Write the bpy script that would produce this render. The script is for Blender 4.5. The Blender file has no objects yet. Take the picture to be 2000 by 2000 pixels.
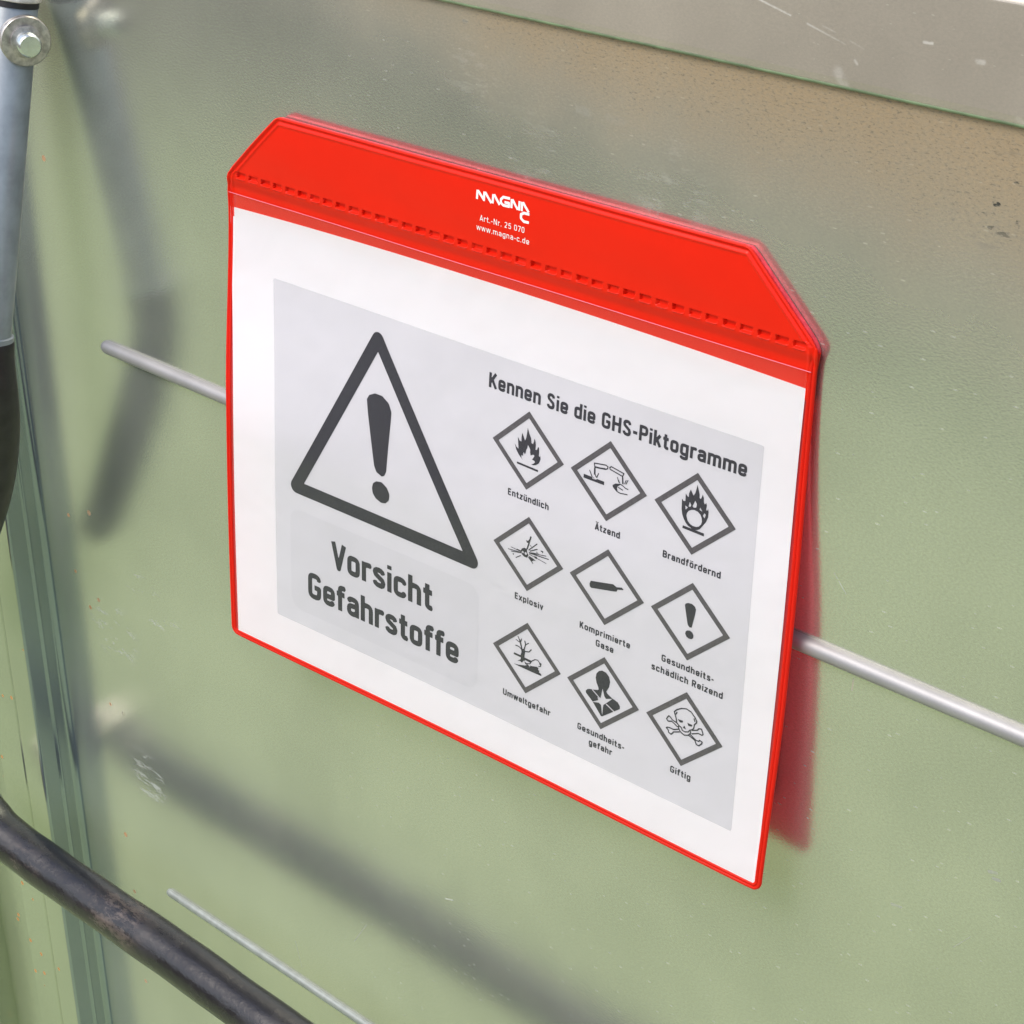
import bpy, bmesh, math, random
import numpy as np
from mathutils import Matrix, Vector

sc = bpy.context.scene
COL = sc.collection
MM = 0.001
# wall frame used below: X right along the wall, Y up, Z out of the wall (millimetres)
def W(X, Y, Z): return Vector((X * MM, -Z * MM, Y * MM))

# ------------------------------------------------------------------ camera
CAM = (517.4737, 394.9260, 546.3986)
RGT = (0.7318883, -0.0106364, -0.6813416)
DWN = (0.3091529, -0.8858700, 0.3459173)
FWD = (-0.6072594, -0.4638115, -0.6450696)
cd = bpy.data.cameras.new('camera')
cam = bpy.data.objects.new('camera', cd)
COL.objects.link(cam)
r_, u_, b_ = W(*RGT) / MM, -W(*DWN) / MM, -W(*FWD) / MM
cam.matrix_world = Matrix(((r_.x, u_.x, b_.x, CAM[0] * MM), (r_.y, u_.y, b_.y, -CAM[2] * MM),
                           (r_.z, u_.z, b_.z, CAM[1] * MM), (0, 0, 0, 1)))
cd.sensor_width = 36.0
cd.lens = 3942.0 / 2000.0 * 36.0
cd.clip_start = 0.02
cd.clip_end = 500.0
sc.camera = cam

# ------------------------------------------------------------------ daylight
SUN_EL, SUN_AZ = 52.0, math.degrees(math.atan2(-0.30, -0.80))   # azimuth from +Y, clockwise
world = bpy.data.worlds.new('World')
sc.world = world
world.use_nodes = True
wn = world.node_tree
bg = wn.nodes['Background']
sky = wn.nodes.new('ShaderNodeTexSky')
sky.sky_type = 'NISHITA'
sky.sun_disc = False
sky.sun_elevation = math.radians(SUN_EL)
sky.sun_rotation = math.radians(SUN_AZ)
sky.dust_density = 3.0
wn.links.new(sky.outputs[0], bg.inputs[0])
bg.inputs[1].default_value = 0.125
sl = bpy.data.lights.new('sun', 'SUN')
sun = bpy.data.objects.new('sun', sl)
COL.objects.link(sun)
sl.energy = 1.2
sl.angle = math.radians(28)
sl.color = (1.0, 0.965, 0.91)
el, az = math.radians(SUN_EL), math.radians(SUN_AZ)
sdir = Vector((math.sin(az) * math.cos(el), math.cos(az) * math.cos(el), math.sin(el)))
sun.rotation_euler = sdir.to_track_quat('Z', 'Y').to_euler()
sc.view_settings.view_transform = 'Standard'
sc.view_settings.look = 'None'
sc.view_settings.gamma = 1.0
sc.view_settings.use_curve_mapping = False
sc.view_settings.exposure = 0.79

# ------------------------------------------------------------------ object helpers
def tag(o, label=None, cat=None, group=None, kind=None):
    if label: o['label'] = label
    if cat: o['category'] = cat
    if group: o['group'] = group
    if kind: o['kind'] = kind
    return o

def empty(name, loc=(0, 0, 0), mat=None):
    o = bpy.data.objects.new(name, None)
    o.empty_display_size = 0.05
    COL.objects.link(o)
    if mat is not None: o.matrix_world = mat
    else: o.location = loc
    return o

def mesh_obj(name, verts, faces, mat, parent=None, smooth=False, origin=(0, 0, 0)):
    me = bpy.data.meshes.new(name)
    ox, oy, oz = origin
    me.from_pydata([(v[0] - ox, v[1] - oy, v[2] - oz) for v in verts], [], faces)
    me.materials.append(mat)
    if smooth: me.polygons.foreach_set('use_smooth', [True] * len(me.polygons))
    me.update()
    o = bpy.data.objects.new(name, me)
    COL.objects.link(o)
    if parent is not None: o.parent = parent
    else: o.location = origin
    return o

def fix_normals(o):
    bm = bmesh.new(); bm.from_mesh(o.data)
    bmesh.ops.remove_doubles(bm, verts=bm.verts, dist=1e-7)
    bmesh.ops.recalc_face_normals(bm, faces=bm.faces)
    bm.to_mesh(o.data); bm.free()

def tube(path, radii, n=48, cap=True, round_end=None):
    """swept tube through points (Vectors, metres) -> verts, faces"""
    V, Fc = [], []
    m = len(path)
    prev = None
    for i in range(m):
        t = (path[min(i + 1, m - 1)] - path[max(i - 1, 0)]).normalized()
        if prev is None:
            a = t.orthogonal().normalized()
        else:
            a = (prev - t * prev.dot(t)).normalized()
        prev = a
        b = t.cross(a)
        for k in range(n):
            th = 2 * math.pi * k / n
            V.append(path[i] + (a * math.cos(th) + b * math.sin(th)) * radii[i])
    for i in range(m - 1):
        for k in range(n):
            k2 = (k + 1) % n
            Fc.append((i * n + k, i * n + k2, (i + 1) * n + k2, (i + 1) * n + k))
    if cap:
        Fc.append(tuple(range(n - 1, -1, -1)))
        Fc.append(tuple((m - 1) * n + k for k in range(n)))
    return V, Fc

def lathe(profile, origin, axis, n=56):
    """profile [(r, h)] turned about axis; closed at both ends"""
    axis = axis.normalized(); a = axis.orthogonal().normalized(); b = axis.cross(a)
    V, Fc = [], []
    for r, h in profile:
        for k in range(n):
            th = 2 * math.pi * k / n
            V.append(origin + axis * h + (a * math.cos(th) + b * math.sin(th)) * max(r, 1e-6))
    for i in range(len(profile) - 1):
        for k in range(n):
            k2 = (k + 1) % n
            Fc.append((i * n + k, i * n + k2, (i + 1) * n + k2, (i + 1) * n + k))
    Fc.append(tuple(range(n - 1, -1, -1)))
    Fc.append(tuple((len(profile) - 1) * n + k for k in range(n)))
    return V, Fc

def smooth_by_angle(o, deg=35):
    me = o.data
    me.polygons.foreach_set('use_smooth', [True] * len(me.polygons))
    me.set_sharp_from_angle(angle=math.radians(deg))

# ------------------------------------------------------------------ node helpers
class NT:
    def __init__(self, name):
        self.m = bpy.data.materials.new(name); self.m.use_nodes = True
        self.t = self.m.node_tree
        self.b = self.t.nodes['Principled BSDF']; self.out = self.t.nodes['Material Output']
    def n(self, typ, **kw):
        nd = self.t.nodes.new('ShaderNode' + typ)
        for k, v in kw.items(): setattr(nd, k, v)
        return nd
    def link(self, a, b): self.t.links.new(a, b)
    def put(self, sock, v):
        if hasattr(v, 'links') or isinstance(v, bpy.types.NodeSocket): self.link(v, sock)
        else: sock.default_value = v
    def math(self, op, a, b=0.0, c=0.0, clamp=False):
        nd = self.n('Math', operation=op); nd.use_clamp = clamp
        self.put(nd.inputs[0], a); self.put(nd.inputs[1], b)
        if op in ('MULTIPLY_ADD', 'WRAP', 'CLAMP'): self.put(nd.inputs[2], c)
        return nd.outputs[0]
    def vmath(self, op, a, b):
        nd = self.n('VectorMath', operation=op)
        self.put(nd.inputs[0], a); self.put(nd.inputs[1], b)
        return nd.outputs[0]
    def rng(self, v, a, b, c=0.0, d=1.0, smooth=True):
        nd = self.n('MapRange'); nd.clamp = True
        nd.interpolation_type = 'SMOOTHSTEP' if smooth else 'LINEAR'
        self.put(nd.inputs[0], v)
        for i, x in enumerate((a, b, c, d)): self.put(nd.inputs[1 + i], x)
        return nd.outputs[0]
    def mix(self, f, a, b):
        nd = self.n('Mix', data_type='RGBA')
        self.put(nd.inputs[0], f)
        self.put(nd.inputs[6], a if not isinstance(a, tuple) else (*a, 1.0))
        self.put(nd.inputs[7], b if not isinstance(b, tuple) else (*b, 1.0))
        return nd.outputs[2]
    def pos(self):
        g = self.n('NewGeometry'); return self.vmath('MULTIPLY', g.outputs['Position'], (1000, 1000, 1000))
    def xyz(self, v):
        s = self.n('SeparateXYZ'); self.link(v, s.inputs[0]); return s.outputs
    def noise(self, v, scale, detail=3.0, rough=0.55, dist=0.0):
        nd = self.n('TexNoise'); self.link(v, nd.inputs['Vector'])
        nd.inputs['Scale'].default_value = scale; nd.inputs['Detail'].default_value = detail
        nd.inputs['Roughness'].default_value = rough; nd.inputs['Distortion'].default_value = dist
        return nd.outputs['Fac']
    def voro(self, v, scale):
        nd = self.n('TexVoronoi'); self.link(v, nd.inputs['Vector']); nd.inputs['Scale'].default_value = scale
        return nd
    def mapv(self, v, rot=(0, 0, 0), scale=(1, 1, 1), loc=(0, 0, 0)):
        nd = self.n('Mapping'); self.link(v, nd.inputs[0])
        nd.inputs['Location'].default_value = loc; nd.inputs['Rotation'].default_value = rot
        nd.inputs['Scale'].default_value = scale
        return nd.outputs[0]
    def blob(self, P, c, r0, r1):
        """1 inside r0 of point c (world mm), 0 beyond r1"""
        nd = self.n('VectorMath', operation='DISTANCE'); self.link(P, nd.inputs[0]); nd.inputs[1].default_value = c
        return self.rng(nd.outputs['Value'], r1, r0)
    def seg(self, P, a, b, w):
        """1 on the straight scratch a-b (world mm), falling to 0 at half width w"""
        A, B = Vector(a), Vector(b); D = B - A
        q = self.n('VectorMath', operation='SUBTRACT'); self.link(P, q.inputs[0]); q.inputs[1].default_value = A
        dt = self.n('VectorMath', operation='DOT_PRODUCT'); self.link(q.outputs[0], dt.inputs[0]); dt.inputs[1].default_value = D / D.length_squared
        tt = self.math('MINIMUM', self.math('MAXIMUM', dt.outputs['Value'], 0.0), 1.0)
        sc_ = self.n('VectorMath', operation='SCALE'); sc_.inputs[0].default_value = D; self.link(tt, sc_.inputs['Scale'])
        ds = self.n('VectorMath', operation='DISTANCE'); self.link(q.outputs[0], ds.inputs[0]); self.link(sc_.outputs[0], ds.inputs[1])
        return self.rng(ds.outputs['Value'], w, w * 0.3)
    def bump(self, h, dist, strength=1.0):
        nd = self.n('Bump'); nd.inputs['Strength'].default_value = strength
        nd.inputs['Distance'].default_value = dist; self.link(h, nd.inputs['Height'])
        self.link(nd.outputs[0], self.b.inputs['Normal'])
    def set(self, **kw):
        names = dict(color='Base Color', metal='Metallic', rough='Roughness', spec='Specular IOR Level', coat='Coat Weight',
                     coatr='Coat Roughness', sheen='Sheen Weight')
        for k, v in kw.items():
            if isinstance(v, tuple) and len(v) == 3: v = (*v, 1.0)
            self.put(self.b.inputs[names[k]], v)
        return self

# wall metal: dull olive sheet steel, glossy enough to mirror what stands in front of it
def wall_metal(name, tint, metal, rough, dirt=True, specks=True, scuffs=True, rust=(), scratches=(), dust=0.0, grain=0.30, bumpd=0.00003, vary=(0.93, 1.06)):
    t = NT(name); P = t.pos(); X, Yb, Z = t.xyz(P)
    big = t.noise(P, 0.009, 3.0)
    col = t.mix(t.rng(big, 0.3, 0.7), tuple(c * vary[0] for c in tint), tuple(min(1, c * vary[1]) for c in tint))
    cover = 0.0
    m = metal; r = t.math('ADD', t.math('MULTIPLY', t.noise(P, 0.05, 4.0), 0.06), rough - 0.03)
    if dirt:
        L = t.rng(X, -120.0, 260.0, 32.0, 118.0, smooth=False)
        wob = t.math('MULTIPLY', t.math('SUBTRACT', t.noise(P, 0.02, 4.0), 0.5), 40.0)
        d = t.math('SUBTRACT', t.math('ADD', Z, wob), t.math('SUBTRACT', 216.0, L))
        k = t.math('DIVIDE', d, L)
        k = t.rng(k, 0.0, 1.0)
        k = t.math('MULTIPLY', k, t.rng(X, -160.0, 40.0, 0.15, 1.0))
        fine = t.noise(t.mapv(P, rot=(0, 0.35, 0), scale=(1, 1, 1.8)), 0.5, 4.0, 0.7)
        kk = t.math('MULTIPLY', k, t.rng(fine, 0.2, 0.7, 0.86, 1.0))
        kk = t.math('MULTIPLY', kk, 0.78)
        col = t.mix(kk, col, (0.46, 0.275, 0.10))
        m = t.math('MULTIPLY', t.math('SUBTRACT', 1.0, t.math('MULTIPLY', kk, 0.75)), metal)
        sp = t.noise(t.mapv(P, rot=(0, 0.22, 0), scale=(0.5, 1, 1.4)), 0.95, 4.0, 0.7)
        sp = t.math('MULTIPLY', t.rng(sp, 0.51, 0.65), t.rng(k, 0.25, 0.8))
        big2 = t.blob(P, (216, 0, 186), 4, 26)
        sp2 = t.math('MULTIPLY', t.rng(t.noise(t.mapv(P, rot=(0, 0.5, 0), scale=(0.6, 1, 1.3)), 0.20, 4.0, 0.65), 0.56, 0.64), big2)
        spk = t.math('MAXIMUM', t.math('MULTIPLY', sp, 0.7), sp2)
        cover = t.math('MAXIMUM', kk, spk)
        col = t.mix(spk, col, (0.045, 0.042, 0.035))
        m = t.math('MULTIPLY', m, t.math('SUBTRACT', 1.0, spk))
    if specks:
        for sc_, thr, sz, rot, amt in ((0.10, 0.74, 0.08, 0.65, 0.55), (0.19, 0.60, 0.13, 0.80, 0.42), (0.33, 0.50, 0.19, 0.55, 0.30)):
            v = t.voro(t.mapv(P, rot=(0, rot, 0), scale=(0.42, 1.0, 1.35), loc=(sc_ * 90, 3, 7)), sc_)
            cc = t.xyz(v.outputs['Color'])
            size = t.math('MULTIPLY', cc[1], sz)
            s = t.math('MULTIPLY', t.math('GREATER_THAN', cc[0], thr), t.rng(v.outputs['Distance'], size, t.math('MULTIPLY', size, 0.5)))
            s = t.math('MULTIPLY', t.math('MULTIPLY', s, t.rng(X, -330.0, 100.0, 0.12 * amt, 0.8 * amt)), t.math('SUBTRACT', 1.0, cover))
            col = t.mix(s, col, (0.90, 0.92, 0.80))
            m = t.math('MULTIPLY', m, t.math('SUBTRACT', 1.0, s))
    if scuffs:
        n1 = t.noise(t.mapv(P, rot=(0, 0.7, 0), scale=(0.5, 1, 1.6)), 0.09, 6.0, 0.72, 0.25)
        for c, ra, thr, amt in scuffs_at:
            f = t.math('MULTIPLY', t.rng(n1, thr, thr + 0.13), t.blob(P, c, ra * 0.3, ra))
            f = t.math('MULTIPLY', f, amt)
            col = t.mix(f, col, (0.50, 0.54, 0.57)); m = t.math('MULTIPLY', m, t.math('SUBTRACT', 1.0, f))
    if rust:
        v = t.voro(P, 0.10)
        on = t.math('GREATER_THAN', t.xyz(v.outputs['Color'])[0], 0.70)
        s = t.math('MULTIPLY', on, t.math('LESS_THAN', v.outputs['Distance'], t.math('MULTIPLY', t.xyz(v.outputs['Color'])[1], 0.16)))
        zone = t.rng(X, -296.0, -315.0)
        s = t.math('MULTIPLY', s, zone)
        col = t.mix(s, col, (0.50, 0.22, 0.05)); m = t.math('MULTIPLY', m, t.math('SUBTRACT', 1.0, s))
        r = t.math('ADD', r, t.math('MULTIPLY', s, 0.3))
    for a_, b_, w_, amt, c_ in scratches:
        f = t.math('MULTIPLY', t.seg(P, a_, b_, w_), t.rng(t.noise(P, 0.25, 3.0), 0.35, 0.55, amt * 0.35, amt))
        col = t.mix(f, col, c_); m = t.math('MULTIPLY', m, t.math('SUBTRACT', 1.0, f))
    g = t.noise(t.mapv(P, rot=(0, 0.6, 0), scale=(0.7, 1, 1.2)), 1.1, 2.0, 0.8)
    col = t.mix(t.rng(g, 0.3, 0.7, 0.0, grain, smooth=False), col, (0.2, 0.21, 0.18))
    h = t.noise(t.mapv(P, rot=(0, 0.6, 0), scale=(0.7, 1, 1.25)), 0.95, 2.0, 0.6)
    t.set(color=col, metal=m, rough=r)
    t.bump(h, bumpd, 1.0)
    if dust:
        df = t.n('BsdfDiffuse'); t.put(df.inputs[0], t.mix(t.rng(big, 0.3, 0.7), (0.37, 0.44, 0.47), (0.44, 0.51, 0.54)))
        ms = t.n('MixShader'); t.put(ms.inputs[0], t.math('MULTIPLY', dust, t.math('SUBTRACT', 1.0, cover)))
        t.link(t.b.outputs[0], ms.inputs[1]); t.link(df.outputs[0], ms.inputs[2]); t.link(ms.outputs[0], t.out.inputs[0])
    return t.m

def px_wall(X, Y): return (X, 0.0, Y)
scuffs_at = [((-300, 0, -178), 26, 0.50, 0.5), ((-262, 0, -150), 30, 0.56, 0.45), ((-283, 0, -268), 22, 0.48, 0.55),
             ((18, 0, 158), 26, 0.50, 0.14), ((-14, 0, 184), 22, 0.50, 0.14), ((84, 0, 160), 24, 0.48, 0.16)]

RAIL_SCRATCHES = [
    ((118.3, -1.2, 234.9), (132.5, -1.2, 231.4), 0.55, 0.44, (0.85, 0.85, 0.82)),
    ((139.3, -1.2, 229.8), (154.5, -1.2, 225.7), 0.6, 0.41, (0.85, 0.85, 0.82)),
    ((145.4, -1.2, 230.1), (150.3, -1.2, 228.9), 0.5, 0.28, (0.85, 0.85, 0.82)),
    ((156.4, -1.2, 227.0), (162.0, -1.2, 225.3), 0.6, 0.47, (0.85, 0.85, 0.82)),
    ((144.1, -1.2, 225.2), (150.6, -1.2, 224.0), 0.4, 0.22, (0.85, 0.85, 0.82)),
    ((88.2, -1.2, 212.3), (94.9, -1.2, 212.2), 0.9, 0.39, (0.85, 0.85, 0.82)),
    ((66.3, -1.2, 215.1), (68.5, -1.2, 219.4), 0.8, 0.28, (0.85, 0.85, 0.82)),
    ((152.8, -1.2, 216.3), (155.6, -1.2, 212.1), 3.0, 0.19, (0.85, 0.85, 0.82)),
    ((183.5, -1.2, 231.2), (186.6, -1.2, 231.3), 0.8, 0.44, (0.85, 0.85, 0.82)),
    ((203.0, -1.2, 228.5), (205.2, -1.2, 228.6), 1.3, 0.28, (0.85, 0.85, 0.82)),
    ((219.0, -1.2, 213.9), (220.9, -1.2, 212.7), 1.5, 0.17, (0.85, 0.85, 0.82)),
    ((59.1, -1.2, 221.5), (60.6, -1.2, 219.9), 0.8, 0.33, (0.85, 0.85, 0.82)),
    ((63.9, -1.2, 217.7), (65.3, -1.2, 216.7), 0.8, 0.33, (0.85, 0.85, 0.82)),
    ((73.1, -1.2, 221.9), (74.0, -1.2, 220.6), 0.6, 0.33, (0.85, 0.85, 0.82)),
    ((158.8, -1.2, 221.1), (159.7, -1.2, 220.2), 1.0, 0.44, (0.85, 0.85, 0.82)),
]
WALL_SCRATCHES = [
    ((-113.7, -0.0, -291.7), (-103.3, -0.0, -275.2), 0.35, 0.5, (0.10, 0.11, 0.11)),
    ((-162.3, -0.0, -318.7), (-158.3, -0.0, -335.0), 0.3, 0.4, (0.10, 0.11, 0.11)),
    ((228.5, -0.0, -104.1), (234.8, -0.0, -95.7), 0.3, 0.35, (0.10, 0.11, 0.11)),
    ((239.2, -0.0, -63.1), (242.1, -0.0, -62.3), 0.9, 0.5, (0.10, 0.11, 0.11)),
    ((241.2, -0.0, -65.3), (243.7, -0.0, -64.9), 0.9, 0.6, (0.10, 0.11, 0.11)),
    ((200.6, -0.0, -98.7), (204.7, -0.0, -98.0), 0.8, 0.4, (0.10, 0.11, 0.11)),
    ((175.6, -0.0, -7.2), (175.3, -0.0, -12.5), 0.45, 0.6, (0.30, 0.17, 0.07)),
    ((-44.5, -0.0, -226.9), (-39.5, -0.0, -225.2), 0.6, 0.5, (0.75, 0.78, 0.74)),
    ((-19.2, -0.0, 205.0), (-17.3, -0.0, 204.9), 0.9, 0.8, (0.10, 0.11, 0.11)),
    ((37.8, -0.0, 205.3), (38.5, -0.0, 204.6), 0.7, 0.8, (0.10, 0.11, 0.11)),
    ((39.1, -0.0, 182.0), (44.1, -0.0, 181.4), 2.2, 0.35, (0.10, 0.11, 0.11)),
    ((54.0, -0.0, 181.4), (60.1, -0.0, 181.1), 2.5, 0.25, (0.10, 0.11, 0.11)),
    ((164.0, -0.0, 33.0), (169.5, -0.0, 26.5), 0.4, 0.25, (0.75, 0.78, 0.74)),
]
M_WALL = wall_metal('olive_sheet_metal', (0.79, 0.785, 0.665), 0.93, 0.20, rust=(1,), scratches=WALL_SCRATCHES, dust=0.125, bumpd=0.000045)
M_LIP = wall_metal('lip_metal', (0.57, 0.615, 0.49), 0.82, 0.24, dirt=False, specks=False, scuffs=False, rust=(1,))
M_FLANGE = wall_metal('flange_dark_reflection', (0.36, 0.43, 0.465), 0.74, 0.22, dirt=False, specks=False, scuffs=False, rust=(1,))  # dark bluish reflection put into the flange's base colour
M_RAIL = wall_metal('rail_metal', (0.53, 0.475, 0.40), 0.52, 0.32, dirt=False, specks=True, scuffs=True, scratches=RAIL_SCRATCHES, grain=0.18, vary=(0.84, 1.14))

def simple(name, color, rough, metal=0.0, spec=0.5, nscale=None, namt=0.12, bump=0.0, bscale=0.6, coat=0.0):
    t = NT(name); P = t.pos(); col = color
    if nscale:
        f = t.rng(t.noise(P, nscale, 5.0, 0.6), 0.3, 0.7)
        col = t.mix(f, tuple(c * (1 - namt) for c in color), tuple(min(1.0, c * (1 + namt)) for c in color))
    t.set(color=col, rough=rough, metal=metal, spec=spec, coat=coat)
    if bump: t.bump(t.noise(P, bscale, 3.0), bump, 1.0)
    return t.m

M_ZINC = simple('galvanised_steel', (0.31, 0.345, 0.375), 0.33, 0.22, nscale=0.06, namt=0.16, bump=0.00004, bscale=0.25)
M_HEM = simple('green_hem_reflection', (0.15, 0.205, 0.115), 0.4, 0.0, nscale=0.1, namt=0.25)  # green ground reflection along the hem, put into a strip's colour
M_ROD2 = simple('painted_rod', (0.31, 0.345, 0.335), 0.5, 0.35, nscale=0.15, namt=0.12)
M_EDGE = simple('film_edge_highlight', (0.80, 0.22, 0.32), 0.25, 0.0)  # highlight on the film's top edge, put into a thin bead's colour
M_ROD = simple('bright_steel_rod', (0.35, 0.346, 0.352), 0.50, 0.5, spec=0.3, nscale=0.05, namt=0.06, bump=0.00003, bscale=0.8)
M_WASHER = simple('dull_steel', (0.50, 0.47, 0.44), 0.38, 0.8, nscale=0.3, namt=0.3, bump=0.00005, bscale=0.5)
M_PIN = simple('plated_pin', (0.72, 0.76, 0.74), 0.26, 0.9, nscale=0.4, namt=0.08)
M_CAP = simple('tube_end_cap', (0.66, 0.62, 0.56), 0.45, 0.4, nscale=0.2, namt=0.2)
M_BLACK = simple('black_rubber', (0.022, 0.020, 0.022), 0.42, 0.0, 0.5, nscale=0.1, namt=0.3, bump=0.00008, bscale=0.15)
M_MAG = simple('crimson_magnet_backing', (0.80, 0.06, 0.09), 0.7, 0.0, 0.3, nscale=0.5, namt=0.2, bump=0.00015, bscale=1.0)
M_PANEL = simple('grey_printed_panel', (0.590, 0.577, 0.612), 0.62, 0.0, 0.25, nscale=0.018, namt=0.02, bump=0.0018, bscale=0.022)
M_BOX = simple('grey_printed_box', (0.560, 0.548, 0.583), 0.62, 0.0, 0.25, nscale=0.018, namt=0.02, bump=0.0018, bscale=0.022)
M_INK = simple('black_ink', (0.026, 0.026, 0.034), 0.55, 0.0, 0.3, nscale=0.9, namt=0.15)
M_INKG = simple('dark_grey_ink', (0.080, 0.074, 0.080), 0.55, 0.0, 0.3, nscale=0.9, namt=0.18)
M_WHITE = simple('white_print', (0.85, 0.84, 0.84), 0.5, 0.0, 0.3)

def hose_material():
    t = NT('dirty_black_rubber'); P = t.pos(); X, Yb, Z = t.xyz(P)
    n1 = t.noise(t.mapv(P, scale=(0.5, 1, 1)), 0.05, 6.0, 0.65)
    n2 = t.noise(P, 0.16, 5.0, 0.7)
    f = t.math('MULTIPLY', t.rng(n1, 0.45, 0.75), 0.55)
    n3 = t.noise(t.mapv(P, scale=(0.4, 1, 1)), 0.22, 6.0, 0.75)
    mud = t.math('MULTIPLY', t.rng(n3, 0.40, 0.72), t.blob(P, (-238, -64, -308), 6, 34))
    mud2 = t.math('MULTIPLY', t.rng(n3, 0.45, 0.70), t.blob(P, (-322, -64, -310), 2, 26))
    mud = t.math('MAXIMUM', t.math('MULTIPLY', mud, 0.5), t.math('MULTIPLY', mud2, 0.2))
    col = t.mix(f, (0.012, 0.0112, 0.013), (0.030, 0.027, 0.029))
    col = t.mix(mud, col, (0.24, 0.185, 0.15))
    t.set(color=col, rough=t.math('ADD', 0.22, t.math('MULTIPLY', t.math('MAXIMUM', f, mud), 0.45)), spec=0.6)
    t.bump(t.math('ADD', n1, t.math('MULTIPLY', n2, 0.5)), 0.0006, 1.0)
    return t.m
M_HOSE = hose_material()

def film_material():
    """thin clear plastic: see-through with a weak mirror sheen that grows at grazing angles"""
    t = NT('clear_film')
    t.t.nodes.remove(t.b)
    tr = t.n('BsdfTransparent'); tr.inputs[0].default_value = (0.99, 0.99, 0.99, 1)
    gl = t.n('BsdfGlossy'); gl.inputs['Roughness'].default_value = 0.16; gl.inputs[0].default_value = (1, 1, 1, 1)
    lw = t.n('LayerWeight'); lw.inputs['Blend'].default_value = 0.5
    k = t.math('ADD', t.math('MULTIPLY', t.math('POWER', lw.outputs['Facing'], 5.0), 0.5), 0.018)
    mx = t.n('MixShader')
    t.link(k, mx.inputs[0])
    df = t.n('BsdfDiffuse'); df.inputs[0].default_value = (0.95, 0.93, 1.0, 1)
    hz = t.n('MixShader'); hz.inputs[0].default_value = 0.007
    t.link(tr.outputs[0], hz.inputs[1]); t.link(df.outputs[0], hz.inputs[2])
    t.link(hz.outputs[0], mx.inputs[1]); t.link(gl.outputs[0], mx.inputs[2]); t.link(mx.outputs[0], t.out.inputs[0])
    return t.m
M_FILM = film_material()

def paper_material():
    t = NT('white_paper'); P = t.pos()
    f = t.rng(t.noise(P, 0.02, 5.0, 0.6), 0.3, 0.7)
    t.set(color=t.mix(f, (0.92, 0.925, 0.955), (0.935, 0.94, 0.97)), rough=0.65, spec=0.25)
    t.bump(t.noise(P, 0.022, 3.0), 0.0018, 1.0)
    tl = t.n('BsdfTranslucent'); tl.inputs[0].default_value = (0.9, 0.9, 0.9, 1)
    mx = t.n('MixShader'); mx.inputs[0].default_value = 0.23
    t.link(t.b.outputs[0], mx.inputs[1]); t.link(tl.outputs[0], mx.inputs[2]); t.link(mx.outputs[0], t.out.inputs[0])
    return t.m
M_PAPER = paper_material()

def vinyl(name, color, back, rough, amt):
    """plasticised sheet that lets some daylight through"""
    t = NT(name); P = t.pos()
    f = t.rng(t.noise(P, 0.05, 4.0, 0.6), 0.3, 0.7)
    t.set(color=t.mix(f, tuple(c * 0.97 for c in color), color), rough=rough, spec=0.22)
    tl = t.n('BsdfTranslucent'); tl.inputs[0].default_value = (*back, 1)
    mx = t.n('MixShader'); mx.inputs[0].default_value = amt
    t.link(t.b.outputs[0], mx.inputs[1]); t.link(tl.outputs[0], mx.inputs[2]); t.link(mx.outputs[0], t.out.inputs[0])
    t.bump(t.noise(P, 0.9, 3.0), 0.00003, 1.0)
    return t.m
M_PVC = vinyl('red_vinyl', (0.86, 0.021, 0.006), (1.0, 0.05, 0.06), 0.33, 0.20)
M_BACK = vinyl('red_vinyl_back', (0.92, 0.024, 0.022), (1.0, 0.09, 0.13), 0.36, 0.66)
M_PVCB = vinyl('red_vinyl_weld', (0.86, 0.030, 0.014), (1.0, 0.06, 0.06), 0.28, 0.45)

def ground_material(name, a, b, c, s1, s2):
    t = NT(name); P = t.pos()
    f1 = t.rng(t.noise(P, s1, 6.0, 0.65), 0.3, 0.7); f2 = t.rng(t.noise(P, s2, 4.0, 0.7), 0.35, 0.65)
    col = t.mix(t.math('MULTIPLY', f2, 0.6), t.mix(f1, a, b), c)
    t.set(color=col, rough=0.9, spec=0.2)
    t.bump(t.noise(P, s2, 5.0, 0.7), 0.01, 0.8)
    return t.m
M_GROUND = ground_material('pale_gravel_and_grass', (0.33, 0.385, 0.20), (0.375, 0.425, 0.245), (0.265, 0.325, 0.14), 0.0012, 0.02)
M_PATH = ground_material('brown_soil', (0.115, 0.092, 0.068), (0.14, 0.113, 0.085), (0.09, 0.073, 0.052), 0.001, 0.015)

# ------------------------------------------------------------------ setting: ground and an added, unseen bank in front of the wall
GZ = -1.0
def terrain():
    rnd = random.Random(4)
    # gravel and grass near the wall, one sheet to the horizon
    S = 150.0
    g = mesh_obj('ground', [(-S, -S, GZ), (S, -S, GZ), (S, S, GZ), (-S, S, GZ)], [(0, 1, 2, 3)], M_GROUND)
    tag(g, kind='structure')
    # strip of brown soil, rising to a bank added to darken the upper reflection
    xs = np.linspace(-60, 60, 121); prof = [(-2.3, 0.004), (-3.1, 0.012), (-4.2, 0.03), (-5.2, 0.25), (-6.4, 0.9), (-8.0, 1.7), (-9.5, 2.1), (-14, 2.2), (-22, 0.0)]
    V, Fc = [], []
    for j, (y, z) in enumerate(prof):
        for x in xs:
            wob = 0.12 * math.sin(x * 0.7 + j) + 0.09 * math.sin(x * 1.9 + 2 * j)
            V.append((x, y + wob * (0.6 if j else 1.0), GZ + z * (1 + 0.12 * math.sin(x * 0.45 + j * 0.8)) if z > 0.05 else GZ + z))
    n = len(xs)
    for j in range(len(prof) - 1):
        for i in range(n - 1):
            Fc.append((j * n + i, (j + 1) * n + i, (j + 1) * n + i + 1, j * n + i + 1))
    b = mesh_obj('added_dark_bank', V, Fc, M_PATH, smooth=True)
    fix_normals(b); tag(b, kind='structure')
terrain()

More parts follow.
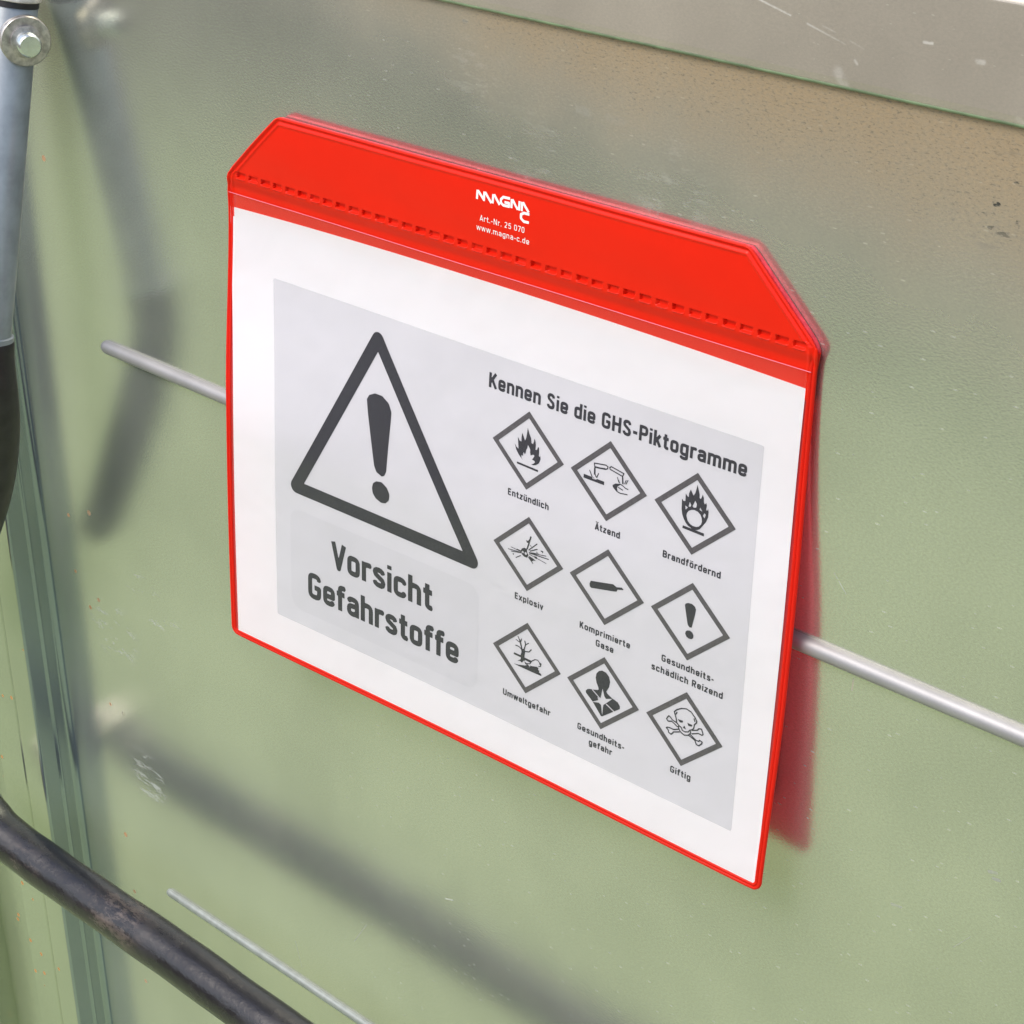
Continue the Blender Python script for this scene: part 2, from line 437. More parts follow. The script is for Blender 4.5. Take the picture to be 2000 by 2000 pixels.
# ------------------------------------------------------------------ the olive metal wall
ORI = (0.0, 0.0, GZ)
wall = empty('metal_panel', ORI)
tag(wall, 'olive green sheet metal panel with two thin rods, behind the red pocket', 'metal panel', kind='thing')

def arc(cx, cz, r, a0, a1, n):
    return [(cx + r * math.cos(math.radians(a0 + (a1 - a0) * i / n)), cz + r * math.sin(math.radians(a0 + (a1 - a0) * i / n))) for i in range(n + 1)]

def extrude_profile(name, prof, th, y0, y1, mat, parent, along='Y'):
    """closed sheet of thickness th following prof, pulled along Y (profile in X,Z) or along X (profile in Y,Z)"""
    P = [Vector(q) for q in prof]; off = []
    for i in range(len(P)):
        a = P[max(i - 1, 0)]; b = P[min(i + 1, len(P) - 1)]
        d = (b - a).normalized(); off.append(P[i] + Vector((-d.y, d.x)) * th)
    ring = P + off[::-1]; n = len(ring)
    V = []
    for s in (y0, y1):
        for q in ring:
            V.append(W(q.x, s, q.y) if along == 'Y' else W(s, q.x, q.y))
    Fc = [(i, (i + 1) % n, n + (i + 1) % n, n + i) for i in range(n)]
    m = len(P)
    for base in (0, n):
        for i in range(m - 1):
            Fc.append((base + i, base + i + 1, base + n - 2 - i, base + n - 1 - i))
    o = mesh_obj(name, V, Fc, mat, parent, origin=ORI)
    fix_normals(o)
    return o

# flat sheet
extrude_profile('wall_sheet', [(1400, 0), (-353, 0)], 1.5, -1000, 216, M_WALL, wall)
# left side flange: bend out of the sheet, bead, lip facing the viewer, groove, outer lip, return to the outer frame
pf = [(-353.05, 0.02)] + arc(-353, 4, 4, 270, 180, 12)[1:] + [(-357, 8.6)]
pf += arc(-357.7, 9.4, 1.0, -40, 60, 6) + [(-358.0, 11.2), (-358.0, 19.6)]
pf += arc(-360.0, 19.8, 2.0, 0, 60, 8)
extrude_profile('side_flange', pf, 1.2, -1000, 262, M_FLANGE, wall)
pl = arc(-360.0, 19.8, 2.0, 61, 90, 6) + [(-376.0, 21.8), (-376.6, 21.2), (-377.6, 21.2), (-378.2, 21.8), (-403.0, 21.2)]
pl += arc(-403.0, 19.2, 2.0, 90, 180, 8) + [(-405.2, 2.0)] + arc(-407.2, 2.0, 2.0, 0, -90, 6) + [(-474.0, -1.0), (-475.0, 12.0), (-560.0, 13.0)]
extrude_profile('outer_lip', pl, 1.2, -1000, 262, M_LIP, wall)
# top rail: hemmed sheet standing a little proud of the wall
pr = [(215.0, -0.5), (212.9, 0.3)] + arc(212.6, 1.1, 0.8, 260, 110, 10) + [(214.5, 2.0), (247.2, 0.9)] + arc(247.2, -2.1, 3.0, 90, 0, 10) + [(250.6, -30.0)]
extrude_profile('top_rail', pr, -1.0, -352, 1400, M_RAIL, wall, along='X')
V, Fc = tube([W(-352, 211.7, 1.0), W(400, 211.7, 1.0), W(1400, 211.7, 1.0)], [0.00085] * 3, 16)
o = mesh_obj('hem_reflection_strip', V, Fc, M_HEM, wall, origin=ORI); fix_normals(o); smooth_by_angle(o, 40)

def rod(Y, z, r, x0, x1, mat):
    xs = [x0 + 1.4 * r * (1 - math.cos(math.radians(a))) for a in range(0, 91, 10)] + [x1]
    rr = [max(0.05, r * math.sin(math.radians(a))) for a in range(0, 91, 10)] + [r]
    V, Fc = tube([W(x, Y, z) for x in xs], [q * MM for q in rr], 40)
    o = mesh_obj('stiffening_rod', V, Fc, mat, wall, origin=ORI)
    fix_normals(o); smooth_by_angle(o, 40)
    return o
rod(-1.0, 0.3, 3.6, -279, 1390, M_ROD)['label'] = 'thicker upper rod running behind the pocket'
rod(-344.5, 0.2, 2.5, -276, 1390, M_ROD2)['label'] = 'thinner lower rod'

# ------------------------------------------------------------------ steel tube with black grip at the left edge
A0, A1 = W(-296.6, 173.5, 15.2), W(-303.5, 11.0, 50.0)
st = empty('steel_strut', W(-303, 10, 50))
tag(st, 'silver steel tube with bolted top and curved black grip at its lower end', 'strut')
def child_mesh(name, V, Fc, mat, parent, deg=40):
    o = mesh_obj(name, [Vector(v) - parent.location for v in V], Fc, mat, parent)
    fix_normals(o); smooth_by_angle(o, deg); return o
d_ = (A1 - A0).normalized()
V, Fc = lathe([(0.0, 0.0), (0.0105, 0.0), (0.0110, 0.0006), (0.0110, (A1 - A0).length - 0.003), (0.0121, (A1 - A0).length - 0.0025), (0.0123, (A1 - A0).length), (0.0116, (A1 - A0).length + 0.0006)], A0, d_)
child_mesh('tube', V, Fc, M_ZINC, st)
V, Fc = lathe([(0.0, 0.0004), (0.0118, 0.0004), (0.0122, 0.0), (0.0122, -0.0012), (0.0112, -0.0024), (0.0, -0.0026)], A0, d_)
child_mesh('end_cap', V, Fc, M_CAP, st)
V, Fc = lathe([(0.0, 0.0), (0.0114, 0.0), (0.0114, 0.0030), (0.0, 0.0031)], A0 + d_ * 0.0002, d_)
child_mesh('seal_ring', V, Fc, M_BLACK, st)
pd = Vector((0.91, -0.41, 0.02)).normalized()
pc = W(-282.8, 156.6, 21.0)
V, Fc = lathe([(0.0060, -0.006), (0.0114, -0.006), (0.0117, -0.0055), (0.0117, -0.0006), (0.0112, 0.0), (0.0062, 0.0)], pc, pd)
V2, F2 = [], []
child_mesh('washer', V, Fc, M_WASHER, st)
V, Fc = lathe([(0.0, -0.012), (0.0054, -0.012), (0.0054, 0.0098), (0.0046, 0.0108), (0.0, 0.0109)], pc, pd)
child_mesh('pin', V, Fc, M_PIN, st)
V, Fc = lathe([(0.0055, -0.001), (0.0072, -0.001), (0.0074, 0.0022), (0.0056, 0.0024)], pc, pd)
child_mesh('retaining_clip', V, Fc, M_WASHER, st)
# grip: starts on the tube and bends away to the left
ctl = [(-303.45, 13.0, 49.6), (-303.6, 2.0, 51.4), (-303.6, -8.0, 52.0), (-304.6, -18.0, 51.8), (-307.4, -30.0, 50.8), (-312.5, -44.0, 49.4), (-319.0, -60.0, 48.4), (-326.5, -76.0, 47.8), (-335.0, -92.0, 47.6), (-344.0, -108.0, 47.8), (-353.0, -123.0, 48.2), (-362.0, -138.0, 48.8), (-371.0, -152.0, 49.4), (-380.0, -165.0, 50.0)]
def catmull(P, k=6):
    out = []
    for i in range(len(P) - 1):
        p0, p1, p2, p3 = P[max(i - 1, 0)], P[i], P[i + 1], P[min(i + 2, len(P) - 1)]
        for j in range(k):
            t = j / k
            out.append(0.5 * ((2 * p1) + (p2 - p0) * t + (2 * p0 - 5 * p1 + 4 * p2 - p3) * t * t + (3 * p1 - p0 - 3 * p2 + p3) * t ** 3))
    out.append(P[-1]); return out
gp = catmull([W(*q) for q in ctl])
gr = []
for i in range(len(gp)):
    t = i / (len(gp) - 1)
    r = 12.6 + 0.6 * math.sin(t * math.pi) - 1.5 * max(0, t - 0.6) / 0.4
    if t > 0.93: r *= math.sqrt(max(0.02, 1 - ((t - 0.93) / 0.07) ** 2))
    if i < 2: r = 11.2 + 0.5 * i
    gr.append(r * MM)
V, Fc = tube(gp, gr, 48)
child_mesh('rubber_grip', V, Fc, M_BLACK, st, 60)

# ------------------------------------------------------------------ black hose across the lower left corner
hp = catmull([W(*q) for q in [(-384, -306, 52), (-372, -311.5, 52.6), (-352, -316.4, 53), (-310, -317.8, 53), (-260, -317.2, 53.2), (-200, -316.0, 53.6), (-140, -316.3, 54.2), (-80, -317, 54.6), (0, -318.5, 55), (120, -320, 55), (400, -324, 55)]], 8)
hr = [(13.1 + 0.12 * math.sin(i * 0.9) + 0.10 * math.sin(i * 0.37)) * MM for i in range(len(hp))]
V, Fc = tube(hp, hr, 56)
hl = W(-200, -316, 53.6)
hose = empty('rubber_hose', hl)
tag(hose, 'dirty black rubber hose crossing in front of the wall at lower left', 'hose')
child_mesh('hose_body', V, Fc, M_HOSE, hose, 70)
V, Fc = lathe([(0.0, 0.0), (0.0085, 0.0), (0.0095, 0.0010), (0.0095, 0.012), (0.0088, 0.013), (0.0088, 0.018), (0.0, 0.019)], W(-383, -306.4, 52), (W(-400, -298, 51) - W(-383, -306.4, 52)))
child_mesh('ferrule', V, Fc, M_WASHER, hose, 40)

# ------------------------------------------------------------------ red sign pocket, hung on the wall by its magnetic header
PO = Vector((0.0, 0.0, 16.36543)); PU = Vector((0.99894, -0.01029, -0.0448)).normalized()
PV = Vector((0.00769, 0.9983, -0.05776)); PV = (PV - PU * PV.dot(PU)).normalized(); PN = PU.cross(PV)
def wv(v): return Vector((v.x, -v.z, v.y))
bo, bu, bv, bn = wv(PO) * MM, wv(PU), wv(PV), wv(PN)
PMAT = Matrix(((bu.x, bv.x, bn.x, bo.x), (bu.y, bv.y, bn.y, bo.y), (bu.z, bv.z, bn.z, bo.z), (0, 0, 0, 1)))

def sstep(a, b, x):
    t = min(1.0, max(0.0, (x - a) / (b - a))); return t * t * (3 - 2 * t)
def bow(u, v):
    """slow waviness shared by every layer of the pocket (mm)"""
    w = 0.55 * math.sin(u / 52.0 + v / 77.0) + 0.45 * math.sin(v / 36.0 - u / 95.0 + 1.0) - 0.9 * sstep(60, 105, v) * (1 - (u / 150.0) ** 2)
    return w * (1 - sstep(100, 122, v))
def LP(u, v, h):
    """pocket sheet: hangs away from the wall below, while the magnetic header lies flat on the wall (z = 1.9 mm)"""
    d = (1.9 - (PO.z + PU.z * u + PV.z * v)) * sstep(-5, 121, v)
    e = d + 1.6 * sstep(112, 121, v)
    return Vector(((u + e * (0.851 - u / 575.0)) * MM, (v + e * (0.640 - v / 575.0)) * MM, (h + d) * MM))

def edge_l(v):
    if v >= 120.4: x = -149.4 + (v - 120.4) * (31.4 / 30.2)
    else: x = -149.4 - 4.6 * sstep(120, 15, v) * 1.0
    return x
def edge_r(v):
    if v >= 120.6: x = 152.0 - (v - 120.6) * (32.0 / 30.1)
    else: x = 152.0 + 1.6 * sstep(120, 10, v) * sstep(-112, -20, v)
    return x
VT, VB = 150.65, -108.3
def hx(v):
    """outline at height v with rounded corners"""
    l, r = edge_l(v), edge_r(v)
    R = 4.2
    if v < VB + R:
        q = R - math.sqrt(max(0.0, R * R - (VB + R - v) ** 2)); l += q; r -= q
    if v > VT - 1.6:
        q = (v - (VT - 1.6)) / 1.6; l += 1.6 * q * q * 1.2; r -= 1.6 * q * q * 1.2
    for (e, s) in ((121.0, 1),):
        q = max(0.0, 1 - abs(v - e) / 3.5); l += 0.75 * q * q; r -= 0.75 * q * q
    return l, r

def grid_sheet(name, vs, us, hf, th, mat, parent, inset=0.0, lr=hx):
    """closed sheet: front surface hf(u, v, d) over rows vs; us are 0..1 positions across; th thickness (mm)"""
    rows = []
    for v in vs:
        l, r = lr(v); l += inset; r -= inset
        rows.append([(l + (r - l) * s, v, min((s * (r - l)), ((1 - s) * (r - l)))) for s in us])
    nv, nu = len(vs), len(us)
    V = []
    for row in rows:
        for u, v, d in row: V.append(LP(u, v, hf(u, v, d)))
    for row in rows:
        for u, v, d in row: V.append(LP(u, v, hf(u, v, d) - th))
    N = nv * nu; Fc = []
    for j in range(nv - 1):
        for i in range(nu - 1):
            a = j * nu + i
            Fc.append((a, a + 1, a + nu + 1, a + nu)); Fc.append((N + a, N + a + nu, N + a + nu + 1, N + a + 1))
    for i in range(nu - 1):
        Fc.append((i, N + i, N + i + 1, i + 1)); t = (nv - 1) * nu + i
        Fc.append((t, t + 1, N + t + 1, N + t))
    for j in range(nv - 1):
        a = j * nu; Fc.append((a, a + nu, N + a + nu, N + a)); b = a + nu - 1
        Fc.append((b, N + b, N + b + nu, b + nu))
    if th == 0.0:
        V = V[:N]; Fc = [f for f in Fc if max(f) < N]
    o = mesh_obj(name, V, Fc, mat, parent)
    fix_normals(o); smooth_by_angle(o, 50)
    return o

def frange(a, b, s):
    n = max(1, int(round((b - a) / s))); return [a + (b - a) * i / n for i in range(n + 1)]
def merge(*L):
    out = sorted(set(round(x, 4) for l in L for x in l)); return [x for i, x in enumerate(out) if i == 0 or x - out[i - 1] > 1e-3]

pocket = empty('sign_pocket', mat=PMAT)
tag(pocket, 'red plastic magnetic document pocket with clear front holding the warning poster', 'sign pocket')
US_C = merge(frange(0, 0.03, 0.0012), frange(0.03, 0.97, 0.02), frange(0.97, 1, 0.0012))
US_F = frange(0, 1, 0.0016)
def rim(d, dv):
    """welded bead that follows the outline"""
    e = min(d, dv)
    return 0.55 * math.exp(-((e - 0.7) / 0.55) ** 2) + 0.45 * math.exp(-((e - 3.2) / 0.55) ** 2) - 0.35 * math.exp(-((e - 1.9) / 0.6) ** 2)

# back sheet: whole lower outline
VS = merge(frange(VB, VB + 6, 0.4), frange(VB + 6, 120, 4.0))
grid_sheet('back_sheet', VS, US_C, lambda u, v, d: bow(u, v), 0.0, M_BACK, pocket)
# header flap with the dashed weld
def flap_h(u, v, d):
    e = d * (0.72 if v > 122 else 1.0); dv = VT - v
    h = bow(u, v) + 0.25 + 0.25 * sstep(108.0, 110.5, v) + 1.25 * sstep(114.0, 118.6, v) + 0.20 * math.sin(u / 17.0 + v / 9.0) * sstep(122, 130, v)
    h += 0.45 * sstep(121, 135, v) * sstep(151, 140, v) * (0.75 + 0.25 * math.sin(u / 33.0 + 0.6))
    h += rim(e, dv)
    ki = math.floor((u + 143.2) / 7.5); k = ((u + 143.2) / 7.5) % 1.0
    k += 0.025 * math.sin(ki * 2.7); dep = 1.25 + 0.25 * math.sin(ki * 4.1)
    if -144 < u < 148.5:
        inx = sstep(-0.03, 0.03, k) * sstep(0.68, 0.62, k)
        h -= dep * inx * sstep(119.0, 119.4, v) * sstep(121.6, 121.3, v)
        h += 0.4 * inx * math.exp(-((v - 118.8) / 0.35) ** 2)
    return h
VSF = merge(frange(101, 112, 1.5), frange(112.3, 116, 0.6), frange(116, 123, 0.22), frange(123, 145, 1.1), frange(145, VT, 0.3))
grid_sheet('header_flap', VSF, US_F, flap_h, 0.35, M_PVC, pocket)
# magnet strip in the back of the header
MS = merge(frange(117.0, 149.9, 2.0))
grid_sheet('magnet_strip', MS, US_C, lambda u, v, d: bow(u, v) + 0.25, 1.75, M_MAG, pocket, inset=0.5)
# clear window over the poster
def film_h(u, v, d):
    dv = v - VB
    e = min(d, dv)
    return bow(u, v) + 0.35 + 1.0 * sstep(1.0, 7.0, e) + 0.15 * sstep(104, 109, v) + 0.18 * math.sin(u / 21.0 + v / 40.0) * sstep(4, 14, e)
VSW = merge(frange(VB + 0.6, VB + 8, 0.5), frange(VB + 8, 112.1, 2.0))
grid_sheet('clear_window', VSW, US_C, film_h, 0.18, M_FILM, pocket, inset=0.6)
V, Fc = tube([LP(u, 112.15, film_h(u, 112.15, 50.0) + 0.1) for u in frange(-147.5, 150.6, 3.0)], [0.00013] * 100, 10)
o = mesh_obj('film_edge_highlight', V, Fc, M_EDGE, pocket); fix_normals(o); smooth_by_angle(o, 60)
# welded edge: double bead round the lower three sides
def weld(inset, r, h):
    pts = []
    for v in frange(113.5, VB + inset + 4.2, 2.0)[::1]: pass
    vs = [119.0 - i * 2.0 for i in range(int((119.0 - (VB + 6)) / 2.0) + 1)] + [VB + 5.0, VB + 4.2, VB + 3.2, VB + 2.2, VB + 1.3, VB + 0.6, VB + 0.2]
    L = [(hx(v)[0], v) for v in vs]; Rr = [(hx(v)[1], v) for v in vs]
    bot = [(L[-1][0] + (Rr[-1][0] - L[-1][0]) * i / 80, VB) for i in range(1, 80)]
    raw = L + bot + Rr[::-1]
    for i, q in enumerate(raw):
        a, b = raw[max(i - 1, 0)], raw[min(i + 1, len(raw) - 1)]
        dx, dy = b[0] - a[0], b[1] - a[1]; n = math.hypot(dx, dy) or 1
        pts.append(LP(q[0] - dy / n * inset, q[1] + dx / n * inset, bow(q[0], q[1]) + h))
    return tube(pts, [r * MM] * len(pts), 12)
V, Fc = weld(0.65, 0.85, 0.10)
V2, F2 = weld(2.15, 0.85, 0.08)
o = mesh_obj('welded_edge', V + V2, Fc + [tuple(i + len(V) for i in f) for f in F2], M_PVCB, pocket)
fix_normals(o); smooth_by_angle(o, 60)

# ------------------------------------------------------------------ printed marks: shapes cut from a distance field into clean flat meshes
def box_seg(X, Y, a, b, w, caps):
    dx, dy = b[0] - a[0], b[1] - a[1]; L = math.hypot(dx, dy)
    if L < 1e-6: return np.full(X.shape, -1e3)
    dx /= L; dy /= L
    mx, my = (a[0] + b[0]) / 2, (a[1] + b[1]) / 2
    al = np.abs((X - mx) * dx + (Y - my) * dy) - L / 2; ac = np.abs(-(X - mx) * dy + (Y - my) * dx) - w / 2
    return -np.maximum(al, ac)
def poly_val(X, Y, P):
    inside = np.zeros(X.shape, bool); d = np.full(X.shape, 1e9)
    n = len(P)
    for i in range(n):
        (x0, y0), (x1, y1) = P[i], P[(i + 1) % n]
        ex, ey = x1 - x0, y1 - y0; L2 = ex * ex + ey * ey
        if L2 < 1e-12: continue
        t = np.clip(((X - x0) * ex + (Y - y0) * ey) / L2, 0, 1)
        d = np.minimum(d, (X - x0 - t * ex) ** 2 + (Y - y0 - t * ey) ** 2)
        if abs(ey) > 1e-12:
            c = ((y0 > Y) != (y1 > Y)) & (X < ex * (Y - y0) / ey + x0); inside ^= c
    d = np.sqrt(d)
    return np.where(inside, d, -d)
def stroke_val(X, Y, w, P):
    v = np.full(X.shape, -1e3)
    for i in range(len(P) - 1):
        v = np.maximum(v, box_seg(X, Y, P[i], P[i + 1], w, True))
    closed = math.hypot(P[0][0] - P[-1][0], P[0][1] - P[-1][1]) < 1e-6
    for i in range(0 if closed else 1, len(P) - 1):
        v = np.maximum(v, w / 2 - np.hypot(X - P[i][0], Y - P[i][1]))
    return v

def ink(name, items, res, mat, parent, h, th=0.02):
    """items: P polygon, H polygon hole, S stroke, L stroke hole, O round hole -> mesh lying h above the pocket plane"""
    def pts(it):
        if it[0] in 'PH': return it[1]
        if it[0] in 'SL': return it[2]
        return [it[1]]
    ap = [(q, (it[1] if it[0] in 'SL' else 0)) for it in items if it[0] in 'PS' for q in pts(it)]
    x0 = min(q[0] - w for q, w in ap) - 2 * res; x1 = max(q[0] + w for q, w in ap) + 2 * res
    y0 = min(q[1] - w for q, w in ap) - 2 * res; y1 = max(q[1] + w for q, w in ap) + 2 * res
    nx, ny = int((x1 - x0) / res) + 2, int((y1 - y0) / res) + 2
    gx = x0 + np.arange(nx) * res; gy = y0 + np.arange(ny) * res
    F = np.full((ny, nx), -1.0)
    for it in items:
        P = pts(it); m = (it[1] if it[0] in 'SL' else (it[2] if it[0] == 'O' else 0)) + 2.5 * res
        i0 = max(0, int((min(q[0] for q in P) - m - x0) / res)); i1 = min(nx, int((max(q[0] for q in P) + m - x0) / res) + 2)
        j0 = max(0, int((min(q[1] for q in P) - m - y0) / res)); j1 = min(ny, int((max(q[1] for q in P) + m - y0) / res) + 2)
        if i1 <= i0 or j1 <= j0: continue
        X, Y = np.meshgrid(gx[i0:i1], gy[j0:j1])
        if it[0] in 'PH': v = poly_val(X, Y, P)
        elif it[0] in 'SL': v = stroke_val(X, Y, it[1], P)
        else: v = it[2] - np.hypot(X - P[0][0], Y - P[0][1])
        s = F[j0:j1, i0:i1]
        if it[0] in 'PS': np.maximum(s, v, out=s)
        else: np.minimum(s, -v, out=s)
    F = np.where(np.abs(F) < 1e-6, 1e-6, F)
    I = F > 0
    full = I[:-1, :-1] & I[1:, :-1] & I[:-1, 1:] & I[1:, 1:]
    anyc = I[:-1, :-1] | I[1:, :-1] | I[:-1, 1:] | I[1:, 1:]
    V, idx, Fc = [], {}, []
    def vert(key, x, y):
        if key not in idx:
            idx[key] = len(V); V.append(LP(x, y, h(x, y) if callable(h) else bow(x, y) + h))
        return idx[key]
    mxrun = max(1, int(5.0 / res))
    for j in range(ny - 1):
        row = full[j]; i = 0
        c = np.nonzero(row)[0]
        if len(c):
            st_ = c[0]; pv = c[0]
            for q in list(c[1:]) + [None]:
                if q is None or q != pv + 1 or q - st_ >= mxrun:
                    a, b = st_, pv + 1
                    Fc.append((vert((a, j), gx[a], gy[j]), vert((b, j), gx[b], gy[j]), vert((b, j + 1), gx[b], gy[j + 1]), vert((a, j + 1), gx[a], gy[j + 1])))
                    st_ = q
                pv = q
    J, Ii = np.nonzero(anyc & ~full)
    for j, i in zip(J.tolist(), Ii.tolist()):
        cs = [(i, j), (i + 1, j), (i + 1, j + 1), (i, j + 1)]
        f = []
        for k in range(4):
            a, b = cs[k], cs[(k + 1) % 4]
            fa, fb = F[a[1], a[0]], F[b[1], b[0]]
            if fa > 0: f.append(vert(a, gx[a[0]], gy[a[1]]))
            if (fa > 0) != (fb > 0):
                t = fa / (fa - fb); key = (min(a, b), max(a, b))
                f.append(vert(key, gx[a[0]] + (gx[b[0]] - gx[a[0]]) * t, gy[a[1]] + (gy[b[1]] - gy[a[1]]) * t))
        if len(f) > 2: Fc.append(tuple(f))
    return mesh_obj(name, V, Fc, mat, parent)

# ---- a condensed grotesque alphabet drawn as strokes (cap height 1)
def Ar(cx, cy, rx, ry, a0, a1, n=9, e=0.68):
    """arc of a slightly squared oval, as in condensed signage lettering"""
    out = []
    for i in range(n + 1):
        a = math.radians(a0 + (a1 - a0) * i / n); c, s = math.cos(a), math.sin(a)
        out.append((cx + rx * math.copysign(abs(c) ** e, c), cy + ry * math.copysign(abs(s) ** e, s)))
    return out
xl, xr, xm, xh = 0.085, 0.415, 0.25, 0.74
def loop(x0, x1, y0, y1, r=0.165):
    rx = (x1 - x0) / 2; cx = (x0 + x1) / 2
    p = Ar(cx, y1 - r, rx, r, 0, 180, 10) + Ar(cx, y0 + r, rx, r, 180, 360, 10); return p + [p[0]]
LO = loop(xl, xr, 0.085, 0.655)
SPINE = [(.405, .53), (.38, .61), (.32, .648), (.25, .655), (.17, .645), (.11, .60), (.092, .54), (.12, .465), (.25, .385), (.375, .31), (.412, .22), (.39, .13), (.33, .09), (.25, .085), (.17, .095), (.105, .14), (.085, .215)]
def dots(xa, xb, y): return [[(xa, y), (xa, y + .14)], [(xb, y), (xb, y + .14)]]
GL = {
 'a': (.50, [Ar(.25, .50, .165, .155, 165, 0) + [(xr, 0)], [(xr, .40), (.27, .40)] + Ar(.26, .24, .172, .155, 90, 270) + [(.33, .10), (xr, .18)]]),
 'b': (.50, [[(xl, 0), (xl, 1)], LO]), 'd': (.50, [[(xr, 0), (xr, 1)], LO]),
 'c': (.48, [Ar(.25, .49, .165, .165, 8, 180) + Ar(.25, .25, .165, .165, 180, 352)]),
 'e': (.50, [[(xl, .36), (xr, .36)] + Ar(.25, .49, .165, .165, 0, 180) + Ar(.25, .25, .165, .165, 180, 345)]),
 'f': (.35, [[(.14, 0), (.14, .78)] + Ar(.29, .78, .15, .135, 180, 90) + [(.34, .915)], [(.0, .655), (.33, .655)]]),
 'g': (.50, [LO, [(xr, .74), (xr, -.05)] + Ar(.25, -.05, .165, .12, 0, -165)]),
 'h': (.50, [[(xl, 0), (xl, 1)], Ar(.25, .48, .165, .175, 165, 0) + [(xr, 0)]]),
 'i': (.17, [[(xl, 0), (xl, xh)], [(xl, .85), (xl, 1.0)]]), 'l': (.17, [[(xl, 0), (xl, 1)]]),
 'k': (.47, [[(xl, 0), (xl, 1)], [(.10, .27), (.39, .74)], [(.20, .44), (.41, 0)]]),
 'm': (.79, [[(xl, 0), (xl, xh)], Ar(.24, .49, .155, .165, 160, 0) + [(.395, 0)], Ar(.55, .49, .155, .165, 180, 0) + [(.705, 0)]]),
 'n': (.50, [[(xl, 0), (xl, xh)], Ar(.25, .48, .165, .175, 165, 0) + [(xr, 0)]]),
 'o': (.50, [LO]), 'p': (.50, [[(xl, -.22), (xl, xh)], LO]),
 'r': (.35, [[(xl, 0), (xl, xh)], Ar(.27, .47, .185, .185, 175, 75)]),
 's': (.49, [SPINE]), 't': (.35, [[(.15, .94), (.15, .21)] + Ar(.275, .21, .125, .125, 180, 270) + [(.33, .085)], [(.0, .655), (.33, .655)]]),
 'u': (.50, [[(xl, .74)] + Ar(.25, .26, .165, .175, 180, 345), [(xr, 0), (xr, .74)]]),
 'v': (.44, [[(.05, .74), (.22, .04), (.39, .74)]]), 'w': (.68, [[(.05, .74), (.185, .04), (.34, .70), (.495, .04), (.63, .74)]]),
 'x': (.46, [[(.04, 0), (.42, .74)], [(.04, .74), (.42, 0)]]), 'z': (.44, [[(.04, .655), (.38, .655), (.05, .085), (.40, .085)]]),
 'A': (.54, [[(.05, 0), (.27, .95), (.49, 0)], [(.13, .27), (.41, .27)]]),
 'B': (.54, [[(xl, 0), (xl, 1)], [(xl, .915), (.27, .915)] + Ar(.28, .715, .165, .20, 90, -90) + [(xl, .515)], [(.28, .515)] + Ar(.29, .30, .17, .215, 90, -90) + [(xl, .085)]]),
 'E': (.48, [[(xl, 0), (xl, 1)], [(xl, .915), (.45, .915)], [(xl, .515), (.41, .515)], [(xl, .085), (.45, .085)]]),
 'G': (.56, [Ar(.275, .72, .19, .195, 5, 180) + Ar(.275, .28, .19, .195, 180, 360) + [(.465, .46), (.27, .46)]]),
 'H': (.56, [[(xl, 0), (xl, 1)], [(.475, 0), (.475, 1)], [(xl, .52), (.475, .52)]]),
 'K': (.55, [[(xl, 0), (xl, 1)], [(.11, .37), (.46, 1)], [(.22, .58), (.49, 0)]]),
 'N': (.58, [[(xl, 0), (xl, 1)], [(.495, 0), (.495, 1)], [(.10, .97), (.48, .03)]]),
 'P': (.53, [[(xl, 0), (xl, 1)], [(xl, .915), (.27, .915)] + Ar(.28, .69, .17, .225, 90, -90) + [(xl, .465)]]),
 'R': (.55, [[(xl, 0), (xl, 1)], [(xl, .915), (.27, .915)] + Ar(.28, .70, .17, .215, 90, -90) + [(xl, .485)], [(.27, .48), (.47, 0)]]),
 'S': (.54, [[(x * 1.06 + .005, .085 + (y - .085) * .83 / .57) for x, y in SPINE]]),
 'U': (.56, [[(xl, 1)] + Ar(.28, .28, .195, .195, 180, 360) + [(.475, 1)]]),
 'V': (.53, [[(.05, 1), (.265, .05), (.48, 1)]]),
 '-': (.30, [[(.02, .38), (.28, .38)]]), '.': (.17, [[(xl, 0), (xl, .16)]]), ' ': (.22, []),
 '0': (.50, [loop(xl, xr, .085, .915)]), '7': (.46, [[(.03, .915), (.42, .915), (.17, 0)]]),
 '2': (.50, [Ar(.25, .72, .165, .195, 165, -30) + [(.09, .085), (.43, .085)]]),
 '5': (.50, [[(.41, .915), (.13, .915), (.105, .50)] + Ar(.25, .33, .17, .245, 135, -160, 14)]),
}
GL['ä'] = (.50, GL['a'][1] + dots(.15, .36, .84)); GL['ö'] = (.50, GL['o'][1] + dots(.14, .36, .84))
GL['ü'] = (.50, GL['u'][1] + dots(.14, .36, .84)); GL['Ä'] = (.54, GL['A'][1] + dots(.16, .38, 1.08))

def text_items(s, u0, u1, v0, cap, wt=0.205, gap=0.09, slope=0.0):
    x = 0.0; G = []
    for ch in s:
        adv, st_ = GL[ch]
        for P in st_: G.append([(q[0] + x, q[1]) for q in P])
        x += adv + gap
    sx = (u1 - u0) / (x - gap)
    w = wt * cap
    return [('S', w, [(u0 + q[0] * sx, v0 + q[1] * cap + slope * (q[0] * sx)) for q in P]) for P in G]

